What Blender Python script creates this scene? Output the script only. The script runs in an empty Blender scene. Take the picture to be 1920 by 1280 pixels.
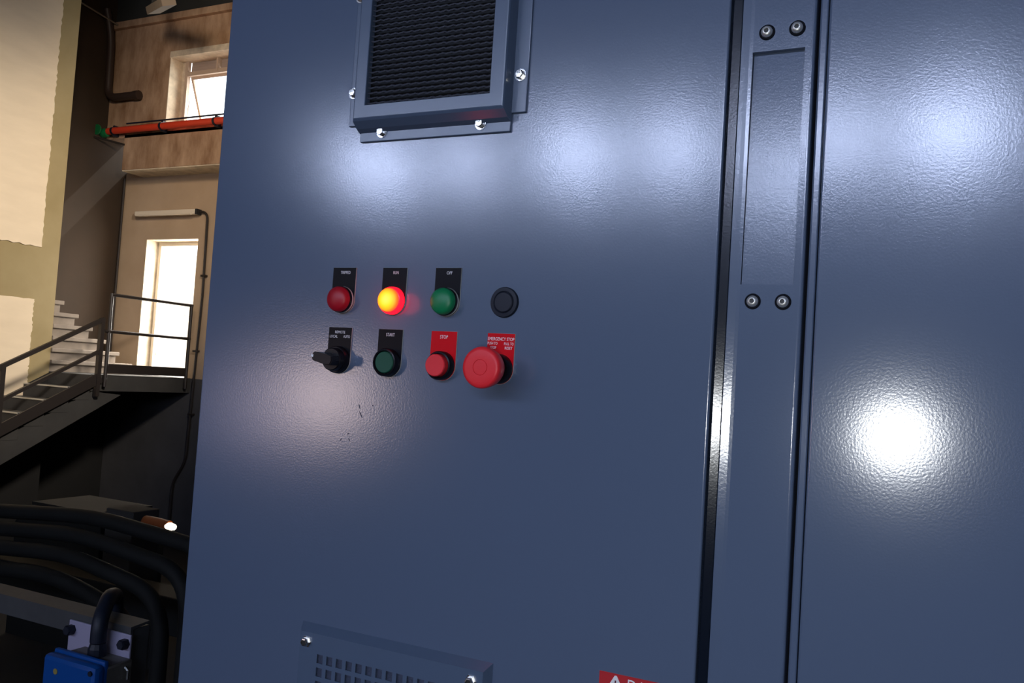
import bpy, bmesh, math, random
from mathutils import Vector, Matrix
from math import radians as R, pi, sin, cos

random.seed(4)
sc = bpy.context.scene
col = sc.collection

# ------------------------------------------------------------------ camera
cam_d = bpy.data.cameras.new('camera')
cam = bpy.data.objects.new('camera', cam_d)
col.objects.link(cam)
cam_d.sensor_width = 36.0
cam_d.lens = 1634.41 * 36.0 / 1920.0
cam_d.clip_start = 0.02
cam_d.clip_end = 200
_r = Vector((0.89841055, 0.43443131, 0.06424894))
_u = Vector((-0.03822779, -0.06838188, 0.99692655))
_f = Vector((-0.43748958, 0.89810542, 0.04482765))
m = Matrix(((_r.x, _u.x, -_f.x, 0.57998), (_r.y, _u.y, -_f.y, -0.76726), (_r.z, _u.z, -_f.z, -0.04430), (0, 0, 0, 1)))
cam.matrix_world = m
sc.camera = cam

# ------------------------------------------------------------------ world, lights, exposure
sc.view_settings.view_transform = 'Standard'
sc.view_settings.look = 'None'
sc.view_settings.exposure = 0.0
sc.view_settings.gamma = 1.0
sc.view_settings.use_curve_mapping = False
w = bpy.data.worlds.new('sky')
sc.world = w
w.use_nodes = True
bg = w.node_tree.nodes['Background']
bg.inputs['Color'].default_value = (0.95, 0.97, 1.0, 1)
bg.inputs['Strength'].default_value = 3.0


def aim(o, target):
    d = Vector(target) - o.location
    o.rotation_euler = d.to_track_quat('-Z', 'Y').to_euler()


def area(name, loc, target, size, size_y, power, color, spread=None):
    l = bpy.data.lights.new(name, 'AREA')
    l.shape = 'RECTANGLE'
    l.size, l.size_y = size, size_y
    l.energy = power
    l.color = color
    if spread:
        l.spread = spread
    o = bpy.data.objects.new(name, l)
    col.objects.link(o)
    o.location = loc
    aim(o, target)
    return o


def spot(name, loc, target, power, color, angle, blend=0.6, radius=0.1):
    l = bpy.data.lights.new(name, 'SPOT')
    l.energy = power
    l.color = color
    l.spot_size = R(angle)
    l.spot_blend = blend
    l.shadow_soft_size = radius
    o = bpy.data.objects.new(name, l)
    col.objects.link(o)
    o.location = loc
    aim(o, target)
    return o


# the phone's own torch, just beside its lens
fl = bpy.data.lights.new('phone_torch', 'SPOT')
fl.energy = 5.2
fl.color = (0.95, 0.98, 1.0)
fl.shadow_soft_size = 0.006
fl.spot_size = R(150)
fl.spot_blend = 1.0
flo = bpy.data.objects.new('phone_torch', fl)
col.objects.link(flo)
flo.location = (0.528, -0.772, -0.094)
aim(flo, (0.35, 0, -0.06))

# sun falling in through the rear door and window
sun = bpy.data.lights.new('sun', 'SUN')
sun.energy = 6.0
sun.angle = R(1.0)
sun.color = (1.0, 0.95, 0.86)
suno = bpy.data.objects.new('sun', sun)
col.objects.link(suno)
suno.rotation_euler = Vector((-0.12, -0.72, -0.85)).to_track_quat('-Z', 'Y').to_euler()

# daylight entering by the rear door and window
area('door_daylight', (-10.4, 10.1, 0.9), (-10.55, 8.5, 0.4), 0.8, 1.9, 110, (1.0, 0.93, 0.84))
area('window_daylight', (-9.8, 9.75, 4.05), (-10.2, 8.0, 3.2), 0.9, 0.8, 30, (1.0, 0.93, 0.84))
# added fill spots: one warms the stair wall, one washes the far wall
spot('fill_stair_wall', (-3.4, 4.6, 3.4), (-11.0, 6.5, 0.9), 2350, (1.0, 0.89, 0.77), 56, 1.0, 0.3)
spot('fill_far_wall', (-6.6, 4.2, 4.2), (-9.2, 9.2, 3.5), 620, (1.0, 0.78, 0.56), 64, 0.9, 0.3)
# a warm lamp in the workshop bay behind the photographer
area('bay_lamp', (-5.85, -7.6, -0.36), (0.0, 0.0, -0.1), 0.8, 0.85, 22, (1.0, 0.78, 0.74))
area('bay_lamp_far', (-6.9, -7.6, -0.55), (0.0, 0.0, -0.1), 0.9, 0.9, 4.5, (0.86, 0.74, 1.0))

# ------------------------------------------------------------------ materials
MATS = {}


def mat(name, color, rough=0.6, metal=0.0, noise=0.0, nscale=5.0, color2=None, bump=0.0, bscale=40.0, spec=0.5,
        emit=None, estr=0.0, coat=0.0, stretch=(1, 1, 1), trans=0.0, ior=None):
    mt = bpy.data.materials.new(name)
    mt.use_nodes = True
    nt = mt.node_tree
    b = nt.nodes['Principled BSDF']
    b.inputs['Base Color'].default_value = (*color, 1)
    b.inputs['Roughness'].default_value = rough
    b.inputs['Metallic'].default_value = metal
    b.inputs['Specular IOR Level'].default_value = spec
    b.inputs['Coat Weight'].default_value = coat
    b.inputs['Transmission Weight'].default_value = trans
    if ior:
        b.inputs['IOR'].default_value = ior
    if emit:
        b.inputs['Emission Color'].default_value = (*emit, 1)
        b.inputs['Emission Strength'].default_value = estr
    tc = nt.nodes.new('ShaderNodeTexCoord')
    mp = nt.nodes.new('ShaderNodeMapping')
    mp.inputs['Scale'].default_value = stretch
    nt.links.new(tc.outputs['Object'], mp.inputs['Vector'])
    if noise > 0:
        n = nt.nodes.new('ShaderNodeTexNoise')
        n.inputs['Scale'].default_value = nscale
        n.inputs['Detail'].default_value = 6
        n.inputs['Roughness'].default_value = 0.6
        nt.links.new(mp.outputs['Vector'], n.inputs['Vector'])
        ramp = nt.nodes.new('ShaderNodeValToRGB')
        ramp.color_ramp.elements[0].position = 0.5 - noise / 2
        ramp.color_ramp.elements[1].position = 0.5 + noise / 2
        ramp.color_ramp.elements[0].color = (*(color2 or [c * 0.6 for c in color]), 1)
        ramp.color_ramp.elements[1].color = (*color, 1)
        nt.links.new(n.outputs['Fac'], ramp.inputs['Fac'])
        nt.links.new(ramp.outputs['Color'], b.inputs['Base Color'])
    if bump > 0:
        n2 = nt.nodes.new('ShaderNodeTexNoise')
        n2.inputs['Scale'].default_value = bscale
        n2.inputs['Detail'].default_value = 3
        nt.links.new(tc.outputs['Object'], n2.inputs['Vector'])
        bp = nt.nodes.new('ShaderNodeBump')
        bp.inputs['Strength'].default_value = bump
        bp.inputs['Distance'].default_value = 0.001
        nt.links.new(n2.outputs['Fac'], bp.inputs['Height'])
        nt.links.new(bp.outputs['Normal'], b.inputs['Normal'])
    MATS[name] = mt
    return mt


PAINT = mat('blue_grey_powder_coat', (0.104, 0.143, 0.224), 0.165, bump=0.06, bscale=480, spec=1.0)
PAINT2 = mat('blue_grey_powder_coat_fittings', (0.090, 0.130, 0.205), 0.25, bump=0.08, bscale=300, spec=0.8)
MESHM = mat('black_wire_mesh', (0.055, 0.062, 0.085), 0.5)
DARK = mat('dark_interior', (0.006, 0.008, 0.012), 0.8)
STEEL = mat('zinc_plated_steel', (0.80, 0.80, 0.78), 0.22, 1.0)
SCREWM = mat('satin_steel_screw', (0.95, 0.95, 0.90), 0.42, 0.85)
STEELD = mat('socket_dark', (0.05, 0.05, 0.05), 0.5, 0.6)
BLACKP = mat('black_plastic', (0.006, 0.006, 0.009), 0.32, spec=0.25)
BLACKM = mat('black_matt_plastic', (0.009, 0.013, 0.025), 0.5, spec=0.35)
LEGB = mat('black_engraved_laminate', (0.004, 0.004, 0.007), 0.3, spec=0.12)
LEGR = mat('red_engraved_laminate', (0.68, 0.006, 0.014), 0.3, spec=0.1)
EDGE = mat('white_laminate_core', (0.55, 0.56, 0.55), 0.5)
WHITE = mat('white_engraving', (0.85, 0.85, 0.88), 0.6)
REDL = mat('red_lens', (0.42, 0.006, 0.018), 0.42)
GREENL = mat('green_lens', (0.004, 0.21, 0.075), 0.42)
GREENB = mat('green_button_cap', (0.012, 0.085, 0.05), 0.45, spec=0.3)
REDB = mat('red_button_cap', (0.85, 0.032, 0.045), 0.42, spec=0.35)
REDM = mat('red_mushroom_cap', (0.85, 0.028, 0.04), 0.38, spec=0.35)
ORANGEL = mat('lit_red_lens_rim', (0.6, 0.02, 0.02), 0.3, emit=(1.0, 0.003, 0.012), estr=3.6)
GASK = mat('dark_glossy_gasket', (0.005, 0.009, 0.018), 0.18, spec=0.55, bump=0.05, bscale=520)
GROVE = mat('black_seal_rubber', (0.005, 0.006, 0.010), 0.7, spec=0.1)

# lit lens face: amber in the middle, redder to its rim
YL = bpy.data.materials.new('lit_lens_face')
YL.use_nodes = True
nt = YL.node_tree
b = nt.nodes['Principled BSDF']
tc = nt.nodes.new('ShaderNodeTexCoord')
mp = nt.nodes.new('ShaderNodeMapping')
mp.inputs['Scale'].default_value = (1, 0, 1)
ln = nt.nodes.new('ShaderNodeVectorMath'); ln.operation = 'LENGTH'
rp = nt.nodes.new('ShaderNodeValToRGB')
mr = nt.nodes.new('ShaderNodeMath'); mr.operation = 'MULTIPLY'; mr.inputs[1].default_value = 1 / 0.0125
nt.links.new(tc.outputs['Object'], mp.inputs['Vector'])
nt.links.new(mp.outputs['Vector'], ln.inputs[0])
nt.links.new(ln.outputs['Value'], mr.inputs[0])
nt.links.new(mr.outputs[0], rp.inputs['Fac'])
rp.color_ramp.elements[0].position = 0.0
rp.color_ramp.elements[0].color = (1.0, 0.9, 0.12, 1)
rp.color_ramp.elements[1].position = 1.0
rp.color_ramp.elements[1].color = (1.0, 0.10, 0.02, 1)
e = rp.color_ramp.elements.new(0.55); e.color = (1.0, 0.72, 0.01, 1)
e = rp.color_ramp.elements.new(0.84); e.color = (1.0, 0.42, 0.01, 1)
nt.links.new(rp.outputs['Color'], b.inputs['Emission Color'])
b.inputs['Emission Strength'].default_value = 1.15
b.inputs['Base Color'].default_value = (0.5, 0.1, 0.02, 1)

CREAM = mat('cream_plaster', (0.80, 0.66, 0.47), 0.85, noise=0.5, nscale=2.2, color2=(0.71, 0.58, 0.41), bump=0.4, bscale=30, stretch=(1, 0.6, 2.5))
OCHRE = mat('ochre_wall_paint', (0.36, 0.285, 0.145), 0.85, noise=0.6, nscale=1.6, color2=(0.27, 0.205, 0.09), bump=0.4, bscale=25)
STAIN = mat('stained_brown_render', (0.50, 0.345, 0.225), 0.9, noise=0.5, nscale=2.4, color2=(0.20, 0.105, 0.052), bump=0.8, bscale=18, stretch=(2.2, 1, 0.8))
BEIGE = mat('beige_wall_paint', (0.50, 0.375, 0.255), 0.85, noise=0.5, nscale=1.4, color2=(0.42, 0.305, 0.20), bump=0.3, bscale=20)
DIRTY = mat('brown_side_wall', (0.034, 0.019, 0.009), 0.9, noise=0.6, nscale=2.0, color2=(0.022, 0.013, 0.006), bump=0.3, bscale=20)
REVEAL = mat('cream_reveal_paint', (0.72, 0.62, 0.47), 0.8, noise=0.4, nscale=6)
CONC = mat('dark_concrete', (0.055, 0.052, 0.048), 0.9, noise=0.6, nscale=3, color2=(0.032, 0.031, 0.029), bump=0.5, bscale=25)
SHADEG = mat('shade_grey_wall', (0.085, 0.082, 0.085), 0.85, noise=0.6, nscale=1.5, color2=(0.05, 0.048, 0.05), bump=0.4, bscale=20)  # shade below landing level put into the wall colour
SHADEW = mat('shade_dark_wall', (0.016, 0.015, 0.014), 0.9, noise=0.6, nscale=2, bump=0.3, bscale=20)  # darkened wall copy: shade under the stairs painted into the colour
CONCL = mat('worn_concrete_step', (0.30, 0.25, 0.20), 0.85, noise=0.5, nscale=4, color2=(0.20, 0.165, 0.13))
LITEDGE = mat('lit_tread_edge', (0.6, 0.6, 0.58), 0.35, 0.7)  # pale colour stands in for light on the tread tops
BRAIL = mat('brown_painted_steel', (0.022, 0.017, 0.015), 0.5)
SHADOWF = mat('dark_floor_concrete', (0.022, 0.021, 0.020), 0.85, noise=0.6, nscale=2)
ROOFM = mat('dark_roof_sheet', (0.022, 0.024, 0.022), 0.8)
ROOFB = mat('roof_beam_paint', (0.16, 0.13, 0.10), 0.8)
REDP = mat('red_pipe_paint', (0.62, 0.05, 0.02), 0.4)
GREENP = mat('green_valve_paint', (0.005, 0.14, 0.045), 0.4)
GREYP = mat('grey_frame_paint', (0.065, 0.068, 0.07), 0.55, noise=0.5, nscale=12, color2=(0.04, 0.042, 0.045), bump=0.3, bscale=60)
BLUEL = mat('blue_lid_plastic', (0.002, 0.066, 0.29), 0.5, spec=0.2)
BOXG = mat('grey_box_plastic', (0.10, 0.095, 0.085), 0.5)
PLATEW = mat('galvanised_bracket', (0.34, 0.32, 0.44), 0.45)
PIPED = mat('dark_pipe_paint', (0.013, 0.015, 0.015), 0.7, spec=0.3, noise=0.6, nscale=5)
PIPEB = mat('brown_downpipe', (0.035, 0.022, 0.018), 0.5)
ALU = mat('window_frame_paint', (0.42, 0.33, 0.26), 0.5)
BLIND = mat('roller_blind_fabric', (0.34, 0.27, 0.235), 0.8, noise=0.4, nscale=5, stretch=(0.5, 1, 14), color2=(0.27, 0.21, 0.18))
DOORW = mat('door_leaf_paint', (0.75, 0.70, 0.60), 0.5)
LAMPW = mat('lamp_housing', (0.72, 0.64, 0.52), 0.5)
SUNNY = mat('pale_outdoor_ground', (0.75, 0.72, 0.66), 0.8)
FRONTW = mat('hall_grey_wall', (0.06, 0.075, 0.11), 0.8, noise=0.4, nscale=1.0)
PANE = mat('daylit_frosted_pane', (0.5, 0.5, 0.5), 0.5, emit=(0.60, 0.70, 1.0), estr=42.0)
ORANGEP = mat('orange_body_paint', (0.30, 0.07, 0.015), 0.5)
GLOWL = mat('glowing_white_end', (1, 1, 1), 0.4, emit=(1.0, 0.86, 0.62), estr=4.0)
DREDS = mat('red_safety_sign', (0.52, 0.018, 0.025), 0.45)
YELL = mat('brass_sticker', (0.30, 0.24, 0.06), 0.5)


def glass(name):
    mt = bpy.data.materials.new(name)
    mt.use_nodes = True
    nt = mt.node_tree
    for n in list(nt.nodes):
        if n.type != 'OUTPUT_MATERIAL':
            nt.nodes.remove(n)
    out = [n for n in nt.nodes if n.type == 'OUTPUT_MATERIAL'][0]
    t = nt.nodes.new('ShaderNodeBsdfTransparent')
    t.inputs[0].default_value = (0.93, 0.95, 0.95, 1)
    g = nt.nodes.new('ShaderNodeBsdfGlossy'); g.inputs['Roughness'].default_value = 0.02
    mx = nt.nodes.new('ShaderNodeMixShader'); mx.inputs[0].default_value = 0.06
    nt.links.new(t.outputs[0], mx.inputs[1]); nt.links.new(g.outputs[0], mx.inputs[2])
    nt.links.new(mx.outputs[0], out.inputs['Surface'])
    return mt


GLASS = glass('clear_window_glass')

# ------------------------------------------------------------------ helpers


def obj(name, bm, mt, parent=None, smooth=False, loc=None):
    me = bpy.data.meshes.new(name)
    bmesh.ops.recalc_face_normals(bm, faces=bm.faces[:])
    bm.to_mesh(me)
    bm.free()
    if not isinstance(mt, (list, tuple)):
        mt = [mt]
    for x in mt:
        me.materials.append(x)
    if smooth:
        for p in me.polygons:
            p.use_smooth = True
        me.set_sharp_from_angle(angle=R(35))
        if smooth == 'box':
            # on bevelled sheet and box parts the large flat faces stay flat, only their rounded edges are smooth
            for p in me.polygons:
                p.use_smooth = max(abs(c) for c in p.normal) < 0.9999
    o = bpy.data.objects.new(name, me)
    col.objects.link(o)
    if parent:
        o.parent = parent
    if loc:
        o.location = loc
    return o


def tag(o, label=None, cat=None, group=None, kind=None):
    if label: o['label'] = label
    if cat: o['category'] = cat
    if group: o['group'] = group
    if kind: o['kind'] = kind
    return o


def empty(name, loc, label, cat, group=None):
    o = bpy.data.objects.new(name, None)
    col.objects.link(o)
    o.location = loc
    o.empty_display_size = 0.05
    return tag(o, label, cat, group)


def copy_tree(o, parent=None):
    c = o.copy()
    col.objects.link(c)
    c.parent = parent
    for ch in [x for x in list(col.objects) if x.parent == o]:
        copy_tree(ch, c)
    return c


def box(bm, x0, x1, y0, y1, z0, z1, bev=0.0, seg=2):
    vs = [bm.verts.new(p) for p in ((x0, y0, z0), (x1, y0, z0), (x1, y1, z0), (x0, y1, z0), (x0, y0, z1), (x1, y0, z1), (x1, y1, z1), (x0, y1, z1))]
    fs = [bm.faces.new([vs[i] for i in f]) for f in ((0, 3, 2, 1), (4, 5, 6, 7), (0, 1, 5, 4), (1, 2, 6, 5), (2, 3, 7, 6), (3, 0, 4, 7))]
    if bev > 0:
        es = {e for f in fs for e in f.edges}
        bmesh.ops.bevel(bm, geom=list(es), offset=bev, segments=seg, profile=0.5, affect='EDGES')
    return bm


def B(*a, **k):
    return box(bmesh.new(), *a, **k)


def boxo(name, dims, mt, parent=None, bev=0.0, smooth=None):
    return obj(name, B(*dims, bev=bev), mt, parent, smooth=bev > 0)


def prism(bm, pts, axis, a0, a1):
    """pts: 2D outline; axis 'x': pts are (y,z); 'y': (x,z); 'z': (x,y)"""
    def P(p, a):
        return {'x': (a, p[0], p[1]), 'y': (p[0], a, p[1]), 'z': (p[0], p[1], a)}[axis]
    v0 = [bm.verts.new(P(p, a0)) for p in pts]
    v1 = [bm.verts.new(P(p, a1)) for p in pts]
    bm.faces.new(v0)
    bm.faces.new(v1[::-1])
    n = len(pts)
    for i in range(n):
        bm.faces.new((v0[i], v1[i], v1[(i + 1) % n], v0[(i + 1) % n]))
    return bm


def lathe(bm, prof, n=48, center=(0, 0, 0), close=True):
    """profile of (radius, y) revolved about the Y axis (towards the viewer is -Y)"""
    cx, cy, cz = center
    rings = []
    for r, y in prof:
        if r < 1e-7:
            rings.append([bm.verts.new((cx, cy + y, cz))])
        else:
            rings.append([bm.verts.new((cx + r * cos(2 * pi * i / n), cy + y, cz + r * sin(2 * pi * i / n))) for i in range(n)])
    for a, b_ in zip(rings, rings[1:]):
        for i in range(n):
            j = (i + 1) % n
            if len(a) == 1 and len(b_) == 1:
                continue
            if len(a) == 1:
                bm.faces.new((a[0], b_[i], b_[j]))
            elif len(b_) == 1:
                bm.faces.new((a[i], b_[0], a[j]))
            else:
                bm.faces.new((a[i], b_[i], b_[j], a[j]))
    if close:
        for rg in (rings[0], rings[-1]):
            if len(rg) > 1:
                bm.faces.new(rg)
    return bm


def tube(bm, pts, r, n=12, cap=True):
    pts = [Vector(p) for p in pts]
    rings = []
    up = Vector((0, 0, 1))
    for i, p in enumerate(pts):
        a = pts[max(i - 1, 0)]
        c = pts[min(i + 1, len(pts) - 1)]
        t = (c - a).normalized()
        ref = up if abs(t.dot(up)) < 0.95 else Vector((1, 0, 0))
        if i == 0:
            s = t.cross(ref).normalized()
        else:
            s = (s - t * s.dot(t)).normalized()
        q = t.cross(s)
        rr = r[i] if isinstance(r, (list, tuple)) else r
        rings.append([bm.verts.new(p + s * rr * cos(2 * pi * k / n) + q * rr * sin(2 * pi * k / n)) for k in range(n)])
    for a, b_ in zip(rings, rings[1:]):
        for k in range(n):
            j = (k + 1) % n
            bm.faces.new((a[k], a[j], b_[j], b_[k]))
    if cap:
        bm.faces.new(rings[0][::-1])
        bm.faces.new(rings[-1])
    return bm


def bend(pts, rad, seg=6):
    """round the inner corners of a polyline"""
    out = [Vector(pts[0])]
    for a, b_, c in zip(pts, pts[1:], pts[2:]):
        a, b_, c = Vector(a), Vector(b_), Vector(c)
        p = b_ + (a - b_).normalized() * rad
        q = b_ + (c - b_).normalized() * rad
        for i in range(seg + 1):
            t = i / seg
            out.append(p * (1 - t) ** 2 + b_ * 2 * t * (1 - t) + q * t * t)
    out.append(Vector(pts[-1]))
    return out


def bar(bm, p, q, wx, wz):
    """square bar along p-q, thickness wx across (world x) and wz in the other direction"""
    p, q = Vector(p), Vector(q)
    t = (q - p).normalized()
    sx = Vector((1, 0, 0)) if abs(t.x) < 0.9 else Vector((0, 1, 0))
    sx = (sx - t * sx.dot(t)).normalized()
    sz = t.cross(sx)
    vs = []
    for e_ in (p, q):
        for a, b_ in ((-1, -1), (1, -1), (1, 1), (-1, 1)):
            vs.append(bm.verts.new(e_ + sx * a * wx / 2 + sz * b_ * wz / 2))
    for f in ((0, 1, 2, 3), (7, 6, 5, 4), (0, 4, 5, 1), (1, 5, 6, 2), (2, 6, 7, 3), (3, 7, 4, 0)):
        bm.faces.new([vs[i] for i in f])
    return bm


def text_mesh(name, s, size, loc, mt, parent, width=None, height=None, align='CENTER', bold=0.0):
    """lettering standing on a front face (normal -Y), centred on loc"""
    cu = bpy.data.curves.new(name, 'FONT')
    cu.body = s
    cu.size = size
    cu.align_x = 'CENTER'
    cu.align_y = 'CENTER'
    cu.extrude = 0.00006
    cu.offset = bold
    cu.resolution_u = 3
    tmp = bpy.data.objects.new('tmp', cu)
    col.objects.link(tmp)
    bpy.context.view_layer.update()
    dg = bpy.context.evaluated_depsgraph_get()
    me = bpy.data.meshes.new_from_object(tmp.evaluated_get(dg))
    bpy.data.objects.remove(tmp)
    xs = [v.co.x for v in me.vertices]; ys = [v.co.y for v in me.vertices]
    mx, my = (min(xs) + max(xs)) / 2, (min(ys) + max(ys)) / 2
    fx = width / (max(xs) - min(xs)) if width else 1
    fy = height / (max(ys) - min(ys)) if height else 1
    for v in me.vertices:
        x, y, z = v.co
        v.co = ((x - mx) * fx, -z, (y - my) * fy)
    me.name = name
    me.materials.clear()
    me.materials.append(mt)
    o = bpy.data.objects.new(name, me)
    col.objects.link(o)
    o.location = loc
    o.parent = parent
    return o


def plate_with_holes(bm, xs, zs, holes, y0, y1):
    """solid sheet between y0 (front) and y1; cells (i,j) in holes are left open"""
    V = {}
    def v(i, j, k):
        key = (i, j, k)
        if key not in V:
            V[key] = bm.verts.new((xs[i], (y0, y1)[k], zs[j]))
        return V[key]
    nx, nz = len(xs) - 1, len(zs) - 1
    solid = lambda i, j: 0 <= i < nx and 0 <= j < nz and (i, j) not in holes
    for i in range(nx):
        for j in range(nz):
            if not solid(i, j):
                continue
            for k in (0, 1):
                bm.faces.new((v(i, j, k), v(i + 1, j, k), v(i + 1, j + 1, k), v(i, j + 1, k)))
            if not solid(i - 1, j): bm.faces.new((v(i, j, 0), v(i, j, 1), v(i, j + 1, 1), v(i, j + 1, 0)))
            if not solid(i + 1, j): bm.faces.new((v(i + 1, j, 0), v(i + 1, j, 1), v(i + 1, j + 1, 1), v(i + 1, j + 1, 0)))
            if not solid(i, j - 1): bm.faces.new((v(i, j, 0), v(i, j, 1), v(i + 1, j, 1), v(i + 1, j, 0)))
            if not solid(i, j + 1): bm.faces.new((v(i, j + 1, 0), v(i, j + 1, 1), v(i + 1, j + 1, 1), v(i + 1, j + 1, 0)))
    return bm


def struct(name, bm, mt, parent=None, smooth=False, kind=True):
    o = obj(name, bm, mt, parent, smooth)
    if parent is None:
        o['kind'] = 'structure'
    return o


# ------------------------------------------------------------------ the hall shell
LOW, PLAT, CEIL = -2.8, -1.5, 6.8
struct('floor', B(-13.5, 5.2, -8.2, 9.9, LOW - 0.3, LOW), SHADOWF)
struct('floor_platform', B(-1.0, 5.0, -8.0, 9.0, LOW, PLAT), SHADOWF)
struct('ceiling', B(-13.5, 5.2, -8.4, 10.6, CEIL, CEIL + 0.3), ROOFM)
struct('wall_right', B(5.0, 5.3, -8.4, 10.4, LOW, CEIL), FRONTW)

# rear wall, lower part with the door opening (set back 0.45 m)
DX0, DX1, DZ0, DZ1 = -11.28, -10.13, -0.34, 1.91
struct('wall_rear_lower', plate_with_holes(bmesh.new(), [-13.5, DX0, DX1, 5.0], [DZ0, DZ1, 3.05], {(1, 0)}, 9.5, 9.85), BEIGE)
struct('wall_rear_base', B(-13.5, 5.0, 9.5, 9.85, LOW, DZ0), SHADEG)  # darker than the wall above, its shade is in the colour
# rear wall, upper part with the window opening
WX0, WX1, WZ0, WZ1 = -10.57, -8.55, 3.62, 4.84
struct('wall_rear_upper', plate_with_holes(bmesh.new(), [-12.6, WX0, WX1, 5.0], [3.50, WZ0, WZ1, 5.33], {(1, 1)}, 9.05, 9.40), STAIN)
struct('wall_rear_parapet', B(-12.6, 5.0, 9.05, 10.4, 5.36, CEIL), ROOFM)
struct('trim_1', B(-12.6, 5.0, 8.97, 9.3, 5.33, 5.44, bev=0.008), STAIN)
# the beam under the window
struct('trim_2', B(-11.48, 5.0, 9.05, 9.52, 2.97, 3.56, bev=0.01), STAIN)
struct('trim_3', B(-11.475, 5.0, 9.06, 9.52, 2.955, 2.975), REVEAL)
# far side wall and the stair's spine wall
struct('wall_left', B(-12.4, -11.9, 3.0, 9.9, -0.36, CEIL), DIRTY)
struct('wall_left_base', B(-12.4, -11.9, 3.0, 9.9, LOW, -0.36), SHADEW)  # same wall lower down, shade painted in
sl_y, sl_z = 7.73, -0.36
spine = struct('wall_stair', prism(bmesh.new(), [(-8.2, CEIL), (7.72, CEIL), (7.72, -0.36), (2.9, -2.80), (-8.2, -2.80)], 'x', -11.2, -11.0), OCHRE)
struct('wall_stair_base', prism(bmesh.new(), [(7.72, -0.36), (7.72, LOW), (2.9, LOW)], 'x', -11.2, -11.0), SHADEW)  # spine wall under the flight, shade painted in
struct('wall_left_front', B(-12.6, -11.2, 2.8, 3.0, LOW, CEIL), DIRTY)


def rough_panel(name, y0, y1, z0, z1, label):
    random.seed(len(name) + int(z0 * 10))
    pts = []
    n = 46
    for i in range(n):
        pts.append((y0 + (y1 - y0) * i / n, z0 + random.uniform(-0.012, 0.012)))
    for i in range(n * 2):
        pts.append((y1 + random.uniform(-0.012, 0.012), z0 + (z1 - z0) * i / (n * 2)))
    for i in range(n):
        pts.append((y1 + (y0 - y1) * i / n, z1 + random.uniform(-0.010, 0.010)))
    pts.append((y0, z1))
    bm = prism(bmesh.new(), pts, 'x', -10.975, -11.01)
    o = obj(name, bm, CREAM, spine)
    o['label'] = label
    return o


rough_panel('plaster_panel', 3.5, 7.42, 1.43, 5.6, 'tall cream plaster panel with ragged edges')
rough_panel('plaster_panel', 3.5, 7.38, -1.2, 0.68, 'low cream plaster panel beside the stairs')

# front wall behind the photographer, with clerestory windows and a bay opening
wins = [(-6.15, -5.35), (-4.68, -4.24), (-3.42, -2.78), (-2.22, -1.72), (-1.10, -0.82), (-0.52, -0.12), (0.30, 1.00), (1.9, 2.7), (3.3, 4.1)]
xs = [-11.0]
for a, b_ in wins:
    xs += [a, b_]
xs.append(5.0)
zs = [LOW, 2.18, 2.82, CEIL]
holes = {(1 + 2 * k, 1) for k in range(len(wins))}
struct('wall_front', plate_with_holes(bmesh.new(), xs, zs, holes, -8.3, -8.0), FRONTW)
for k, (a, b_) in enumerate(wins):
    wdw = struct('window_%d' % (k + 3), plate_with_holes(bmesh.new(), [a, a + 0.03, b_ - 0.03, b_], [2.18, 2.21, 2.79, 2.82], {(1, 1)}, -8.12, -8.06), ALU)
    obj('pane', B(a + 0.03, b_ - 0.03, -8.10, -8.09, 2.21, 2.79), PANE, wdw)

# ------------------------------------------------------------------ rear window
wd = struct('window_1', plate_with_holes(bmesh.new(), [WX0 + 0.1, WX0 + 0.16, -8.70, -8.55], [WZ0, WZ0 + 0.04, 4.50, 4.57, WZ1 - 0.03, WZ1],
                                         {(1, 1), (1, 3)}, 9.27, 9.33), ALU)
obj('reveal', B(WX0, WX0 + 0.012, 9.045, 9.34, WZ0, WZ1), REVEAL, wd)
obj('lintel', B(WX0, WX1, 9.035, 9.34, WZ1 - 0.10, WZ1 - 0.005), REVEAL, wd)
obj('reveal', B(WX0, WX0 + 0.1, 9.3, 9.34, WZ0, WZ1), REVEAL, wd)
obj('blind', B(WX0 + 0.16, -8.7, 9.345, 9.36, 4.57, WZ1), BLIND, wd)
obj('mullion', B(-9.80, -9.765, 9.26, 9.35, 4.53, WZ1), ALU, wd)
# outward-tilted sash hung from its top
sash = empty('sash_tmp', (0, 0, 0), None, None)
bpy.data.objects.remove(sash)
sb = plate_with_holes(bmesh.new(), [-10.40, -10.36, -8.76, -8.72], [-0.80, -0.76, -0.04, 0.0], {(1, 1)}, 0.0, 0.03)
sash = obj('sash', sb, ALU, wd, loc=(0, 9.33, 4.50))
sash.rotation_euler = (R(22), 0, 0)
gp = obj('glass', B(-10.36, -8.76, 0.012, 0.016, -0.76, -0.04), GLASS, sash)
st = tube(bmesh.new(), [(-10.56, 9.2, 3.66), (-10.42, 9.34, 3.87), (-10.28, 9.2, 3.66)], 0.008, 6)
tube(st, [(-10.42, 9.34, 3.87), (-10.40, 9.34, 4.15)], 0.007, 6)
obj('stay_arm', st, ALU, wd, smooth=True)

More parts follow.
